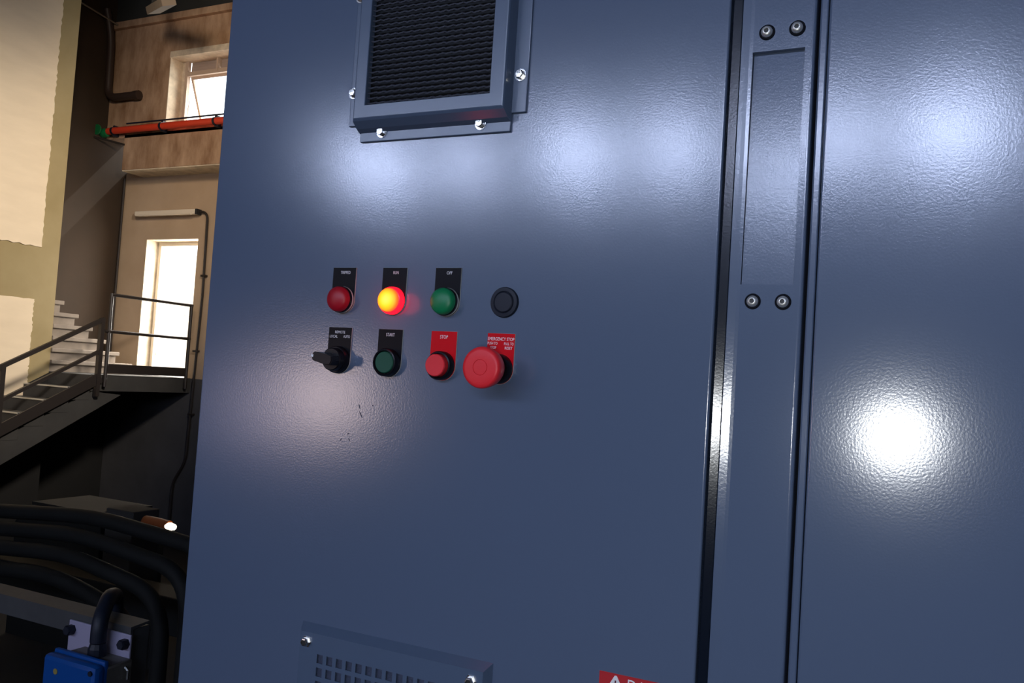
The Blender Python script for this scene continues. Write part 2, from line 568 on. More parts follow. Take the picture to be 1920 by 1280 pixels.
# ------------------------------------------------------------------ rear door
dr = struct('door_1', plate_with_holes(bmesh.new(), [DX0 + 0.04, DX0 + 0.10, DX1 + 0.02, DX1 + 0.07], [DZ0, 1.83, DZ1], {(1, 0)}, 9.72, 9.80), LAMPW)
obj('reveal', B(DX0, DX0 + 0.012, 9.49, 9.84, DZ0, DZ1), REVEAL, dr)
obj('head_reveal', B(DX0, DX1, 9.49, 9.84, DZ1 - 0.012, DZ1), REVEAL, dr)
leaf = obj('door_leaf', B(-11.24, -11.20, 9.80, 10.55, DZ0 + 0.02, 1.80, bev=0.004), DOORW, dr)
hd = tube(bmesh.new(), [(-11.20, 10.42, 0.72), (-11.14, 10.42, 0.72), (-11.14, 10.30, 0.72)], 0.010, 8)
obj('door_handle', hd, LAMPW, leaf, smooth=True)
hg = bmesh.new()
for z in (0.0, 1.4):
    box(hg, -11.2, -11.17, 9.78, 9.84, z, z + 0.1)
obj('hinge', hg, LAMPW, dr)
struct('floor_outside', B(-13, -8, 9.86, 14.0, -0.6, -0.36), SUNNY)

# ------------------------------------------------------------------ landing and stairs
LZ = -0.345
landing = empty('stair_landing', (-10.9, 8.6, LZ), 'dark concrete landing in front of the bright doorway', 'landing')
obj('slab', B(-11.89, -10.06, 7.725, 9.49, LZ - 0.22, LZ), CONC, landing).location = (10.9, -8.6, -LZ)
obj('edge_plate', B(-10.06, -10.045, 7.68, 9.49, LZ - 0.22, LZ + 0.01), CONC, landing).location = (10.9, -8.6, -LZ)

stair = empty('concrete_stairs', (-10.5, 6.0, LZ), 'lower concrete stair flight climbing to the landing along the bright wall', 'stairs')
off = (10.5, -6.0, -LZ)
N = 11
for k in range(1, N + 1):
    y = 7.67 - 0.345 * k
    z = LZ - 0.175 * k
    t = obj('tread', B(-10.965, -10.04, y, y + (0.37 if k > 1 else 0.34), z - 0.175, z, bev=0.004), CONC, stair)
    t.location = off
    nz_ = obj('nosing', B(-10.96, -10.045, y - 0.006, y + 0.03, z - 0.012, z + 0.006), LITEDGE, t)  # bright edge strip, tread-top light put into its colour
pts = [(7.9, LZ - 0.30), (8.3, LZ - 0.26), (7.67, LZ - 0.02)]
ya, za = 7.67 - 0.345 * N, LZ - 0.175 * N
pts = [(8.20, -0.615), (7.72, -0.575), (ya, za - 0.17), (ya, za - 0.62)]
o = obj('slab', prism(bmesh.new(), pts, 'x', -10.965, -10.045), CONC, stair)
o.location = off

up = empty('concrete_stairs', (-11.5, 8.4, LZ), 'upper concrete stair flight rising behind the ochre wall end', 'stairs')
offu = (11.5, -8.4, -LZ)
for k in range(7):
    yk = 9.12 - 0.25 * k
    if yk < 7.8:
        break
    z0 = LZ + 0.175 * k
    xr = -11.02 - 0.012 * k
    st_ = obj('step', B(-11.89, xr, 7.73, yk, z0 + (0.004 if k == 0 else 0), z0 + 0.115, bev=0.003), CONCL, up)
    st_.location = offu
    nn = obj('nosing', B(-11.89, xr + 0.05, 7.73, yk + 0.03, z0 + 0.115, z0 + 0.175, bev=0.008), CONCL, st_)

# stair railing
rail = empty('stair_railing', (-9.99, 7.7, LZ), 'sloping brown steel railing beside the lower stair flight', 'railing')
offr = (9.99, -7.7, -LZ)
sl = 0.507
def rp(y, z0, y0=7.72):
    return (-9.99, y, z0 - (y0 - y) * sl)
for nm, z0, th in (('handrail', 0.43, 0.055), ('midrail', -0.01, 0.045)):
    o = obj(nm, bar(bmesh.new(), rp(7.765, z0), rp(4.6, z0), 0.045, th), BRAIL, rail); o.location = offr
o = obj('toe_board', bar(bmesh.new(), rp(7.79, -0.40), rp(4.6, -0.40), 0.02, 0.15), BRAIL, rail); o.location = offr
for y in (7.74, 6.34, 4.94):
    z = 0.43 - (7.72 - y) * sl
    o = obj('post', B(-10.025, -9.965, y - 0.03, y + 0.03, z - 1.08, z + 0.02), BRAIL, rail); o.location = offr

lr = empty('landing_railing', (-9.99, 8.6, LZ), 'level brown tube railing with kick plate across the landing edge', 'railing')
offl = (9.99, -8.6, -LZ)
for nm, z in (('handrail', 0.81), ('midrail', 0.285)):
    o = obj(nm, tube(bmesh.new(), [(-9.99, 7.85 - (0.06 if z < 0.5 else 0), z), (-9.99, 9.36, z)], 0.024, 10), BRAIL, lr, smooth=True); o.location = offl
for y in (7.86, 9.34):
    o = obj('post', tube(bmesh.new(), [(-9.99, y, -0.50), (-9.99, y, 0.83)], 0.026, 10), BRAIL, lr, smooth=True); o.location = offl
o = obj('kick_plate', B(-9.995, -9.985, 7.88, 9.34, -0.31, -0.175), BRAIL, lr); o.location = offl

# ------------------------------------------------------------------ fittings on the rear walls
redp = empty('red_pipe', (-10.5, 8.95, 3.6), 'bright red horizontal pipe running under the upper window', 'pipe')
offp = (10.5, -8.95, -3.6)
o = obj('pipe_run', tube(bmesh.new(), [(-11.745, 8.95, 3.60), (-8.2, 8.95, 3.60)], 0.055, 14), REDP, redp, smooth=True); o.location = offp
for x in (-11.62, -10.53, -9.4):
    o = obj('clamp', lathe(bmesh.new(), [(0.053, -0.02), (0.063, -0.02), (0.063, 0.02), (0.053, 0.02)], 18), BLACKM, redp)
    o.rotation_euler = (0, 0, R(90)); o.location = (x + 10.5, 0, 0)
    o2 = obj('clamp_bracket', B(x + 10.5 - 0.02, x + 10.5 + 0.02, 0.0, 0.095, -0.08, 0.09), BLACKM, redp)
o = obj('conduit', tube(bmesh.new(), [(-11.3, 8.93, 3.69), (-8.2, 8.93, 3.69)], 0.014, 8), BLACKM, redp, smooth=True); o.location = offp

gv = empty('green_valve', (-11.83, 8.95, 3.58), 'small green valve at the left end of the red pipe', 'valve')
bm = lathe(bmesh.new(), [(0.0, -0.08), (0.055, -0.08), (0.075, -0.03), (0.075, 0.03), (0.055, 0.08), (0.0, 0.08)], 16)
o = obj('valve_body', bm, GREENP, gv, smooth=True); o.rotation_euler = (0, 0, R(90))
o = obj('handwheel', lathe(bmesh.new(), [(0.05, -0.012), (0.085, -0.012), (0.085, 0.012), (0.05, 0.012)], 16), GREENP, gv, loc=(-0.04, -0.11, 0.03))
obj('stem', tube(bmesh.new(), [(-0.04, -0.11, 0.03), (-0.04, 0, 0.0)], 0.014, 8), GREENP, gv)

dp = empty('downpipe', (-11.8, 8.9, 4.6), 'thick dark brown pipe elbowing down the upper corner of the wall', 'pipe')
pts = bend([(-11.83, 8.80, 5.6), (-11.83, 8.93, 5.15), (-11.80, 8.93, 4.15), (-11.18, 8.96, 4.16)], 0.20)
o = obj('pipe_run', tube(bmesh.new(), pts, 0.062, 14), PIPEB, dp, smooth=True); o.location = (11.8, -8.9, -4.6)
o = obj('pipe_end', tube(bmesh.new(), [(-11.22, 8.968, 4.16), (-11.12, 8.972, 4.16)], 0.075, 14), PIPEB, dp, smooth=True); o.location = (11.8, -8.9, -4.6)

lf = empty('batten_light', (-10.8, 9.42, 2.32), 'unlit cream batten light fixture above the bright doorway', 'light')
obj('housing', B(-0.70, 0.66, -0.03, 0.08, -0.035, 0.045, bev=0.012), LAMPW, lf, smooth='box')
obj('tube_lamp', tube(bmesh.new(), [(-0.64, -0.045, -0.03), (0.60, -0.045, -0.03)], 0.018, 10), LAMPW, lf, smooth=True)
obj('end_cap', B(0.66, 0.70, -0.03, 0.08, -0.04, 0.05, bev=0.004), STEELD, lf)

cd = empty('conduit', (-10.0, 9.46, 0.5), 'thin brown conduit looping from the batten light down the rear wall', 'conduit')
pts = bend([(-10.08, 9.46, 2.33), (-9.93, 9.46, 2.33), (-9.90, 9.46, 1.0), (-9.98, 9.46, -1.65), (-10.22, 9.46, -2.0), (-10.22, 9.46, -2.75)], 0.14)
o = obj('conduit_run', tube(bmesh.new(), pts, 0.020, 8), BRAIL, cd, smooth=True); o.location = (10.0, -9.46, -0.5)
for z in (1.3, 0.1, -0.9):
    o = obj('saddle', B(-9.96 if z > 0.5 else -10.0, -9.86 if z > 0.5 else -9.90, 9.44, 9.495, z - 0.015, z + 0.015), BRAIL, cd); o.location = (10.0, -9.46, -0.5)

cn = empty('wall_conduit', (-11.86, 9.44, 1.4), 'thin dark vertical conduit in the corner beside the doorway', 'conduit')
o = obj('conduit_run', tube(bmesh.new(), [(0, 0, 1.54), (0, 0, -1.7)], 0.02, 8), BRAIL, cn, smooth=True)
bp_ = empty('dark_pipe', (-11.7, 8.9, 3.42), 'short thin dark pipe below the green valve', 'pipe')
o = obj('pipe_run', tube(bmesh.new(), [(-0.18, -0.1, 0.06), (0.25, 0.15, -0.03)], 0.016, 8), BRAIL, bp_, smooth=True)

# roof steelwork
rb = empty('roof_beam', (-9.0, 7.0, 4.7), 'pale brown steel roof beam hanging in the dark above the parapet', 'beam')
bar_ = bar(bmesh.new(), (-9.25, 7.35, 4.62), (-8.45, 6.6, 4.52), 0.16, 0.14)
obj('beam_web', bar(bmesh.new(), (0.35, 0.25, -0.07), (-0.7, 0.9, 0.22), 0.18, 0.10), ROOFB, rb)
bar_.free()
obj('hanger', tube(bmesh.new(), [(-0.7, 0.9, 0.22), (-0.7, 0.9, 2.1)], 0.03, 8), ROOFM, rb)
rc = empty('roof_cable', (-11.8, 8.0, 5.5), 'thin grey cable sagging below the dark roof near the corner', 'cable')
obj('cable_run', tube(bmesh.new(), [(0, -0.9, 0.15), (0, 0.2, 0.0), (0.05, 1.0, -0.12)], 0.014, 6), ROOFB, rc)
obj('cable_clip', B(-0.1, 0.0, -0.95, -0.85, 0.1, 0.2), ROOFB, rc)

# ------------------------------------------------------------------ dark machinery in the pit
def pipe_thing(i, label, pts, r, rad=0.25):
    e_ = empty('pit_pipe', pts[0], label, 'pipe', None)
    p0 = Vector(pts[0])
    pp = [Vector(p) - p0 for p in bend(pts, rad, 8)]
    obj('pipe_run', tube(bmesh.new(), pp, r, 14), PIPED, e_, smooth=True)
    fp = pp[len(pp) // 8 if len(pp) > 8 else 1]
    return e_


for i, (dz, dx, dy, lab) in enumerate([(0.0, 0.0, 0.0, 'outermost dark pipe turning down beside the blue cabinet'),
                                   (-0.13, -0.10, -0.10, 'second dark pipe turning down beside the blue cabinet'),
                                   (-0.27, -0.22, -0.18, 'third dark pipe turning down beside the blue cabinet'),
                                   (-0.42, -0.34, -0.26, 'innermost dark pipe turning down beside the blue cabinet')]):
    pipe_thing(i, lab, [(-6.3, 3.3 + dy, -1.28 + dz * 0.8), (-4.4, 3.3 + dy, -1.12 + dz * 0.8), (-3.30 + dx, 3.3 + dy, -1.20 + dz), (-3.30 + dx, 3.3 + dy, -2.8)], 0.05, 0.28)
dk = empty('cable_duct', (-6.0, 4.6, -2.8), 'long dark sheet metal duct crossing the pit', 'duct')
obj('duct_body', B(-2.6, 2.0, -0.15, 0.15, 0.55, 0.85, bev=0.01), PIPED, dk)
for x in (-1.5, 0.2, 1.4):
    obj('support', B(x - 0.04, x + 0.04, -0.05, 0.05, 0, 0.56), PIPED, dk)
mc = empty('machine_block', (-6.9, 5.2, -2.8), 'low dark angular machine housing under the stairs', 'machine')
obj('housing', prism(bmesh.new(), [(-0.55, 0), (0.65, 0), (0.65, 1.28), (-0.35, 1.22), (-0.55, 1.08)], 'y', -0.3, 0.3), PIPED, mc)
obj('cover', B(-0.3, 0.6, -0.32, 0.32, 1.27, 1.30), PIPED, mc)
pl = empty('pedestal', (-6.02, 4.99, -2.8), 'grey concrete pedestal beside the dark machine housing', 'pedestal')
obj('block', B(-0.17, 0.18, -0.1, 0.2, 0, 1.36, bev=0.01), CONC, pl)
ol = empty('orange_fitting', (-5.6, 5.0, -2.8), 'small orange object with a glowing white end at the edge of the blue cabinet', 'lamp')  # orange body on a stand with a self-glowing white end
obj('stand', tube(bmesh.new(), [(0, 0, 0), (0, 0, 1.22)], 0.03, 8), PIPED, ol)
bm = lathe(bmesh.new(), [(0.0, -0.16), (0.045, -0.16), (0.055, 0.0), (0.055, 0.14), (0.0, 0.14)], 16)
o = obj('orange_body', bm, ORANGEP, ol, smooth=True); o.rotation_euler = (0, 0, R(90)); o.location = (-0.06, 0, 1.27)
bm = lathe(bmesh.new(), [(0.0, -0.06), (0.025, -0.05), (0.035, 0.0), (0.025, 0.05), (0.0, 0.06)], 16)
o = obj('lens', bm, GLOWL, ol, smooth=True); o.rotation_euler = (0, 0, R(90)); o.location = (0.13, -0.02, 1.27)

# ------------------------------------------------------------------ steel frame with blue junction box
fr = empty('steel_frame', (-1.2, 0.83, PLAT), 'grey steel frame rail with a corner post beside the cabinet', 'frame')
offf = (1.2, -0.83, -PLAT)
o = obj('top_rail', prism(bmesh.new(), [(0.79, -0.755), (0.79, -0.705), (0.846, -0.700), (0.846, -0.706), (0.797, -0.712), (0.797, -0.755)], 'x', -3.2, -1.162), GREYP, fr); o.location = offf
o = obj('corner_post', B(-1.222, -1.165, 0.80, 0.85, PLAT - 1.3, -0.712, bev=0.002), GREYP, fr); o.location = offf
o = obj('far_post', B(-3.2, -3.14, 0.80, 0.85, PLAT - 1.3, -0.712, bev=0.002), GREYP, fr); o.location = offf

jb = empty('junction_box', (-1.225, 0.73, -0.86), 'grey junction box with a bright blue lid hung on the steel frame', 'junction box')
obj('box_body', B(-0.085, 0.085, -0.025, 0.055, -0.14, 0.085, bev=0.006), BOXG, jb, smooth='box')
lid = obj('lid', B(-0.095, 0.088, -0.055, -0.022, -0.145, 0.092, bev=0.012), BLUEL, jb, smooth='box')
obj('lid_rim', B(-0.092, 0.085, -0.028, -0.014, -0.142, 0.098, bev=0.005), BLUEL, lid, smooth='box')
obj('lid_screw', lathe(bmesh.new(), [(0, -0.058), (0.006, -0.058), (0.006, -0.05)], 12, (0.073, 0, 0.076)), BLACKM, lid)
obj('sticker', lathe(bmesh.new(), [(0, -0.0565), (0.007, -0.0565), (0.007, -0.05)], 12, (-0.045, 0, 0.058)), YELL, lid)
br = obj('bracket', B(-0.145, 0.075, 0.050, 0.056, 0.06, 0.140, bev=0.002), PLATEW, jb)
for x in (-0.130, 0.062):
    obj('bolt', lathe(bmesh.new(), [(0, 0.030), (0.011, 0.030), (0.013, 0.034), (0.013, 0.05)], 6, (x, 0, 0.118)), BLACKM, br)
obj('box_latch', tube(bmesh.new(), [(0.088, 0.03, 0.072), (0.098, 0.03, 0.066), (0.098, 0.03, 0.045)], 0.004, 6), STEEL, jb)
obj('gland', lathe(bmesh.new(), [(0.0, 0.0), (0.022, 0.0), (0.022, 0.018), (0.018, 0.03), (0.0, 0.03)], 12), BLACKM, jb).rotation_euler = (R(90), 0, 0)
g = [x for x in col.objects if x.parent == jb and x.name.startswith('gland')][0]
g.location = (0.0, 0.02, 0.085)

cb = empty('black_hose', (-1.225, 0.75, -0.75), 'thick black hose arching from the junction box over the frame rail', 'hose')
pts = bend([(0, 0, 0.008), (0.0, 0.0, 0.060), (-0.045, 0.060, 0.100), (-0.100, 0.130, 0.080), (-0.115, 0.150, -0.1)], 0.032, 6)
obj('hose_run', tube(bmesh.new(), pts, 0.019, 16), BLACKM, cb, smooth=True)

# ------------------------------------------------------------------ control cabinet
cab = empty('control_cabinet', (0.5, 0.3, PLAT), 'large blue-grey electrical control cabinet filling the right of the view', 'cabinet')
offc = (-0.5, -0.3, -PLAT)
TOP = 0.80


def cpart(name, bm, mt, parent=None, smooth=False):
    o = obj(name, bm, mt, parent or cab, smooth)
    if parent is None:
        o.location = offc
    return o


cpart('carcass', B(-0.180, 1.20, 0.024, 0.60, PLAT, TOP + 0.03), PAINT)


def door_mesh(x0, x1, z0, z1, rr=0.0022):
    pts = [(x0, 0.022)]
    for (cx, a0, a1) in ((x0 + rr, 180, 270), (x1 - rr, 270, 360)):
        for i in range(6):
            a = R(a0 + (a1 - a0) * i / 5)
            pts.append((cx + rr * cos(a), rr + rr * sin(a)))
    pts.append((x1, 0.022))
    return prism(bmesh.new(), pts, 'z', z0, z1)


ld = cpart('left_door', door_mesh(-0.197, 0.4030, PLAT + 0.1, TOP), PAINT, smooth='box')
rd = cpart('right_door', door_mesh(0.4872, 1.19, PLAT + 0.1, TOP), PAINT, smooth='box')
# centre post: slanted lip, rounded shoulder, flat face, rounded edge, hinge strip
cs = cpart('centre_post', prism(bmesh.new(), [(0.4134, 0.024), (0.4134, 0.0028), (0.4138, 0.0023),
                                            (0.4172, 0.00293), (0.4206, 0.00350), (0.4235, 0.0038), (0.4235, 0.024)], 'z', PLAT + 0.1, TOP), PAINT)
cpart('gasket', prism(bmesh.new(), [(0.4050, 0.024), (0.4050, 0.0012), (0.4057, 0.0009), (0.4128, 0.00228), (0.4132, 0.0032), (0.4132, 0.024)], 'z', PLAT + 0.1, TOP), GASK)
rp0 = prism(bmesh.new(), [(0.4680, 0.024), (0.4680, 0.0038), (0.4728, 0.0038), (0.4741, 0.00395), (0.4750, 0.0043), (0.4757, 0.0049), (0.4761, 0.0057), (0.4763, 0.0070), (0.4763, 0.024)], 'z', PLAT + 0.1, TOP)
cpart('post_edge', rp0, PAINT, smooth='box')
pe = bmesh.new()
box(pe, 0.4235, 0.4680, 0.0038, 0.024, 0.2600, TOP)
box(pe, 0.4235, 0.4680, 0.0038, 0.024, PLAT + 0.1, 0.0528)
cpart('post_face', pe, PAINT)
# recessed flap, deeper at its top
cpart('recessed_flap', prism(bmesh.new(), [(0.0058, 0.0528), (0.0094, 0.2600), (0.024, 0.2600), (0.024, 0.0528)], 'x', 0.4239, 0.4676), PAINT)
cpart('hinge_strip', prism(bmesh.new(), [(0.4795, 0.024), (0.4795, 0.0045), (0.4801, 0.0036), (0.4810, 0.0032), (0.4850, 0.0032), (0.4858, 0.0038), (0.4861, 0.005), (0.4861, 0.024)], 'z', PLAT + 0.1, TOP), PAINT, smooth='box')
cpart('door_seal', B(0.4764, 0.4794, 0.018, 0.024, PLAT + 0.1, TOP), GROVE)
for (x, z) in ((0.4352, 0.2767), (0.4608, 0.2774), (0.4348, 0.0380), (0.4603, 0.0380)):
    washer = cpart('screw_washer', lathe(bmesh.new(), [(0.0, 0.0036), (0.0069, 0.0036), (0.0069, 0.0031), (0.0063, 0.0026), (0.0, 0.0026)], 32, (x, 0, z)), GROVE, smooth=True)
    hb = lathe(bmesh.new(), [(0.0050, 0.0028), (0.0049, 0.0010), (0.0041, -0.0006), (0.0030, -0.0014), (0.0021, -0.0016), (0.0019, -0.0014), (0.0019, 0.0002)], 30, (x, 0, z), close=False)
    obj('screw_head', hb, SCREWM, washer, smooth=True)
    obj('hex_socket', lathe(bmesh.new(), [(0, 0.0001), (0.0020, 0.0001), (0.0020, 0.001)], 6, (x, 0, z)), STEELD, washer)
# a few dark scuffs on the left door
for (x, z, l, a) in ((0.0310, -0.0822, 0.006, -62), (0.0335, -0.0905, 0.0085, -55), (0.0190, -0.1120, 0.003, 40), (0.0207, -0.1180, 0.004, -45), (0.0480, -0.080, 0.002, 10), (0.0100, -0.1190, 0.003, 80)):
    bm = bmesh.new()
    n = 10
    pts = [(l / 2 * cos(2 * pi * i / n), 0.0007 * (1 + 0.4 * sin(5 * i)) * sin(2 * pi * i / n)) for i in range(n)]
    c_, s_ = cos(R(a)), sin(R(a))
    pts = [(x + p[0] * c_ - p[1] * s_, z + p[0] * s_ + p[1] * c_) for p in pts]
    obj('scuff', prism(bm, pts, 'y', -0.00006, 0.001), mat('scuff', (0.05, 0.05, 0.08), 0.6) if 'scuff' not in MATS else MATS['scuff'], ld)

# ------------------------------------------------------------------ legend plates and operators
def legend(parent, mt, lines, dx=0.0, w=0.0302, h=0.0502):
    """plate with a square top and a round bottom, centred so that the operator's axis is at the origin"""
    r = w / 2
    top = h - r
    def outline(rr, tp):
        pts = [(-rr, tp), (rr, tp)]
        for i in range(0, 25):
            a = -pi * i / 24
            pts.append((rr * cos(a), rr * sin(a)))
        return pts
    core = obj('legend_plate', prism(bmesh.new(), [(x + dx, z) for x, z in outline(r, top)], 'y', -0.0013, 0.0), EDGE, parent)
    obj('plate_face', prism(bmesh.new(), [(x + dx, z) for x, z in outline(r - 0.00012, top - 0.0001)], 'y', -0.00165, -0.0012), mt, core)
    for (s, cx, cz, wd_, ht) in lines:
        text_mesh('lettering', s, 0.004, (cx + dx, -0.00172, top - cz), WHITE, core, wd_, ht)
    return core


Y0 = -0.0016
Z1, Z2 = 0.0313, -0.0337


def bezel(parent, mt, r=0.0146, h=0.007, dx=0):
    return obj('bezel', lathe(bmesh.new(), [(0, Y0), (r, Y0), (r, Y0 - h * 0.7), (r - 0.0012, Y0 - h), (0.0, Y0 - h)], 48), mt, parent, smooth=True)


def pilot(x, label, lens, lit=False, word='', ww=0.01):
    e_ = empty('pilot_light', (x, 0, Z1), label, 'indicator light')
    legend(e_, LEGB, [(word, 0.0015 if word != 'TRIPPED' else 0.0015, 0.0053, ww, 0.0031)])
    obj('bezel', lathe(bmesh.new(), [(0, Y0), (0.0146, Y0), (0.0146, Y0 - 0.0008), (0.0143, Y0 - 0.0022), (0.0, Y0 - 0.0022)], 48), EDGE if not lit else ORANGEL, e_, smooth=True)
    if lit:
        obj('lens_rim', lathe(bmesh.new(), [(0, Y0 - 0.002), (0.0143, Y0 - 0.002), (0.0143, Y0 - 0.005), (0.0135, Y0 - 0.0075), (0.0125, Y0 - 0.0080), (0.0, Y0 - 0.0080)], 48), ORANGEL, e_, smooth=True)
        obj('lens', lathe(bmesh.new(), [(0.0125, Y0 - 0.0078), (0.0124, Y0 - 0.0100), (0.0112, Y0 - 0.0118), (0.008, Y0 - 0.0132), (0.004, Y0 - 0.0139), (0, Y0 - 0.0141)], 48, close=False), YL, e_, smooth=True)
    else:
        obj('collar', lathe(bmesh.new(), [(0, Y0 - 0.002), (0.0143, Y0 - 0.002), (0.0143, Y0 - 0.0048), (0.0138, Y0 - 0.0055), (0, Y0 - 0.0055)], 48), BLACKP, e_, smooth=True)
        obj('lens', lathe(bmesh.new(), [(0.0137, Y0 - 0.005), (0.0136, Y0 - 0.0085), (0.0128, Y0 - 0.0108), (0.0105, Y0 - 0.0126), (0.007, Y0 - 0.0138), (0.0035, Y0 - 0.0144), (0, Y0 - 0.0146)], 48, close=False), lens, e_, smooth=True)
    return e_


pilot(0.000, 'unlit dark red indicator light under the TRIPPED plate', REDL, word='TRIPPED', ww=0.0128)
run = pilot(0.065, 'glowing yellow and red indicator light under the RUN plate', REDL, lit=True, word='RUN', ww=0.0066)
pilot(0.130, 'unlit green indicator light under the OFF plate', GREENL, word='OFF', ww=0.0065)
pt = bpy.data.lights.new('run_glow', 'POINT')
pt.energy = 0.010
pt.color = (1.0, 0.03, 0.05)
pt.shadow_soft_size = 0.012
pto = bpy.data.objects.new('run_glow', pt)
col.objects.link(pto)
pto.location = (0.065, -0.030, Z1)

bk = empty('blanking_plug', (0.1958, 0, 0.0322), 'black round blanking plug at the right end of the upper row', 'plug')
obj('flange', lathe(bmesh.new(), [(0, 0), (0.0152, 0), (0.0152, -0.0018), (0.0144, -0.0030), (0.0112, -0.0034), (0.0104, -0.0026), (0, -0.0026)], 48), BLACKM, bk, smooth=True)
obj('cap', lathe(bmesh.new(), [(0.0102, -0.0025), (0.0100, -0.0038), (0.0092, -0.0044), (0, -0.0046)], 48, close=False), BLACKM, bk, smooth=True)

# selector switch
ss = empty('selector_switch', (0.0, 0, Z2), 'black rotary selector switch with white-tipped handle under REMOTE LOCAL AUTO', 'switch')
legend(ss, LEGB, [('REMOTE', 0.0000, 0.0052, 0.0132, 0.0030), ('LOCAL', -0.0082, 0.0100, 0.0103, 0.0029), ('AUTO', 0.0090, 0.0098, 0.0086, 0.0029)])
bezel(ss, BLACKP, 0.0146, 0.006)
obj('dial', lathe(bmesh.new(), [(0, Y0 - 0.005), (0.0128, Y0 - 0.005), (0.0122, Y0 - 0.0120), (0.0112, Y0 - 0.0130), (0, Y0 - 0.0130)], 40), BLACKP, ss, smooth=True)
hb = bmesh.new()
prism(hb, [(-0.0150, -0.0022), (-0.0134, -0.0048), (0.0, -0.0056), (0.0100, -0.0050), (0.0118, 0.0), (0.0100, 0.0050), (0.0, 0.0056), (-0.0134, 0.0048), (-0.0150, 0.0022)], 'y', Y0 - 0.012, Y0 - 0.0265)
bmesh.ops.bevel(hb, geom=[e_ for e_ in hb.edges], offset=0.0008, segments=2, affect='EDGES')
hdl = obj('handle', hb, BLACKP, ss, smooth=True)
hdl.rotation_euler = (0, R(10), 0)
tip = B(-0.0158, -0.0128, Y0 - 0.0270, Y0 - 0.0170, -0.0016, 0.0016, bev=0.0006)
tp = obj('pointer_tip', tip, WHITE, hdl, smooth=True)

# start button (flush green) and stop button (extended red)
def push(x, label, word, face, cap, h, lc, ww, rcap=0.0112):
    e_ = empty('push_button', (x, 0, Z2), label, 'button')
    legend(e_, face, [(word, 0.0, 0.0058, ww, 0.0034)])
    br_ = 0.0146
    obj('bezel', lathe(bmesh.new(), [(0, Y0), (br_, Y0), (br_, Y0 - 0.0075), (br_ - 0.0008, Y0 - 0.0088), (rcap + 0.0012, Y0 - 0.0092), (rcap + 0.0006, Y0 - 0.0084), (rcap + 0.0004, Y0 - 0.004), (0, Y0 - 0.004)], 48), BLACKP, e_, smooth=True)
    obj('button_cap', lathe(bmesh.new(), [(rcap, Y0 - 0.004), (rcap, Y0 - h + 0.0008), (rcap - 0.0008, Y0 - h), (0, Y0 - h + 0.0002)], 48, close=False), cap, e_, smooth=True)
    return e_


push(0.065, 'dark green push button under the black START plate', 'START', LEGB, GREENB, 0.0088, None, 0.0105)
push(0.130, 'protruding red push button under the red STOP plate', 'STOP', LEGR, REDB, 0.0150, None, 0.0092)

em = empty('emergency_stop_button', (0.195, 0, Z2), 'large red mushroom emergency stop button on a red plate', 'button')
legend(em, LEGR, [('EMERGENCY STOP', 0, 0.0055, 0.0288, 0.0032), ('PUSH TO', -0.0092, 0.0100, 0.0108, 0.0027), ('STOP', -0.0080, 0.0142, 0.0062, 0.0027),
                  ('PULL TO', 0.0088, 0.0100, 0.0104, 0.0027), ('RESET', 0.0088, 0.0142, 0.0082, 0.0027)])
obj('bezel', lathe(bmesh.new(), [(0, Y0), (0.0148, Y0), (0.0148, Y0 - 0.009), (0.0138, Y0 - 0.0105), (0, Y0 - 0.0105)], 48), BLACKP, em, smooth=True)
obj('stem', lathe(bmesh.new(), [(0, Y0 - 0.010), (0.0095, Y0 - 0.010), (0.0095, Y0 - 0.022), (0, Y0 - 0.022)], 36), BLACKP, em, smooth=True)
obj('mushroom_cap', lathe(bmesh.new(), [(0.0, Y0 - 0.0195), (0.013, Y0 - 0.0200), (0.0165, Y0 - 0.0215), (0.0184, Y0 - 0.0260), (0.0197, Y0 - 0.0330), (0.0199, Y0 - 0.0370), (0.0192, Y0 - 0.0392), (0.0178, Y0 - 0.0403),
                                       (0.0155, Y0 - 0.0408), (0.0076, Y0 - 0.0406), (0.0073, Y0 - 0.0400), (0.0070, Y0 - 0.0406), (0.0, Y0 - 0.0408)], 64), REDM, em, smooth=True)

# ------------------------------------------------------------------ upper ventilation cover
vc = empty('ventilation_cover', (0.0985, 0, 0.335), 'boxed ventilation cover with dark wavy mesh at the top of the left door', 'vent')
offv = (-0.0985, 0, -0.335)
def vpart(name, bm, mt, parent=None, smooth=False):
    o = obj(name, bm, mt, parent or vc, smooth)
    if parent is None:
        o.location = offv
    return o
zt = 0.455
# flanges
vpart('side_flange', B(-0.0080, 0.010, -0.0030, 0.0, 0.2215, zt - 0.008, bev=0.0008), PAINT2, smooth='box')
vpart('side_flange', B(0.188, 0.2065, -0.0030, 0.0, 0.2215, zt - 0.008, bev=0.0008), PAINT2, smooth='box')
vpart('bottom_flange', B(0.0085, 0.1905, -0.0030, 0.0, 0.2030, 0.220, bev=0.0008), PAINT2, smooth='box')
vpart('top_flange', B(0.0085, 0.1905, -0.0030, 0.0, zt - 0.01, zt + 0.010, bev=0.0008), PAINT2, smooth='box')
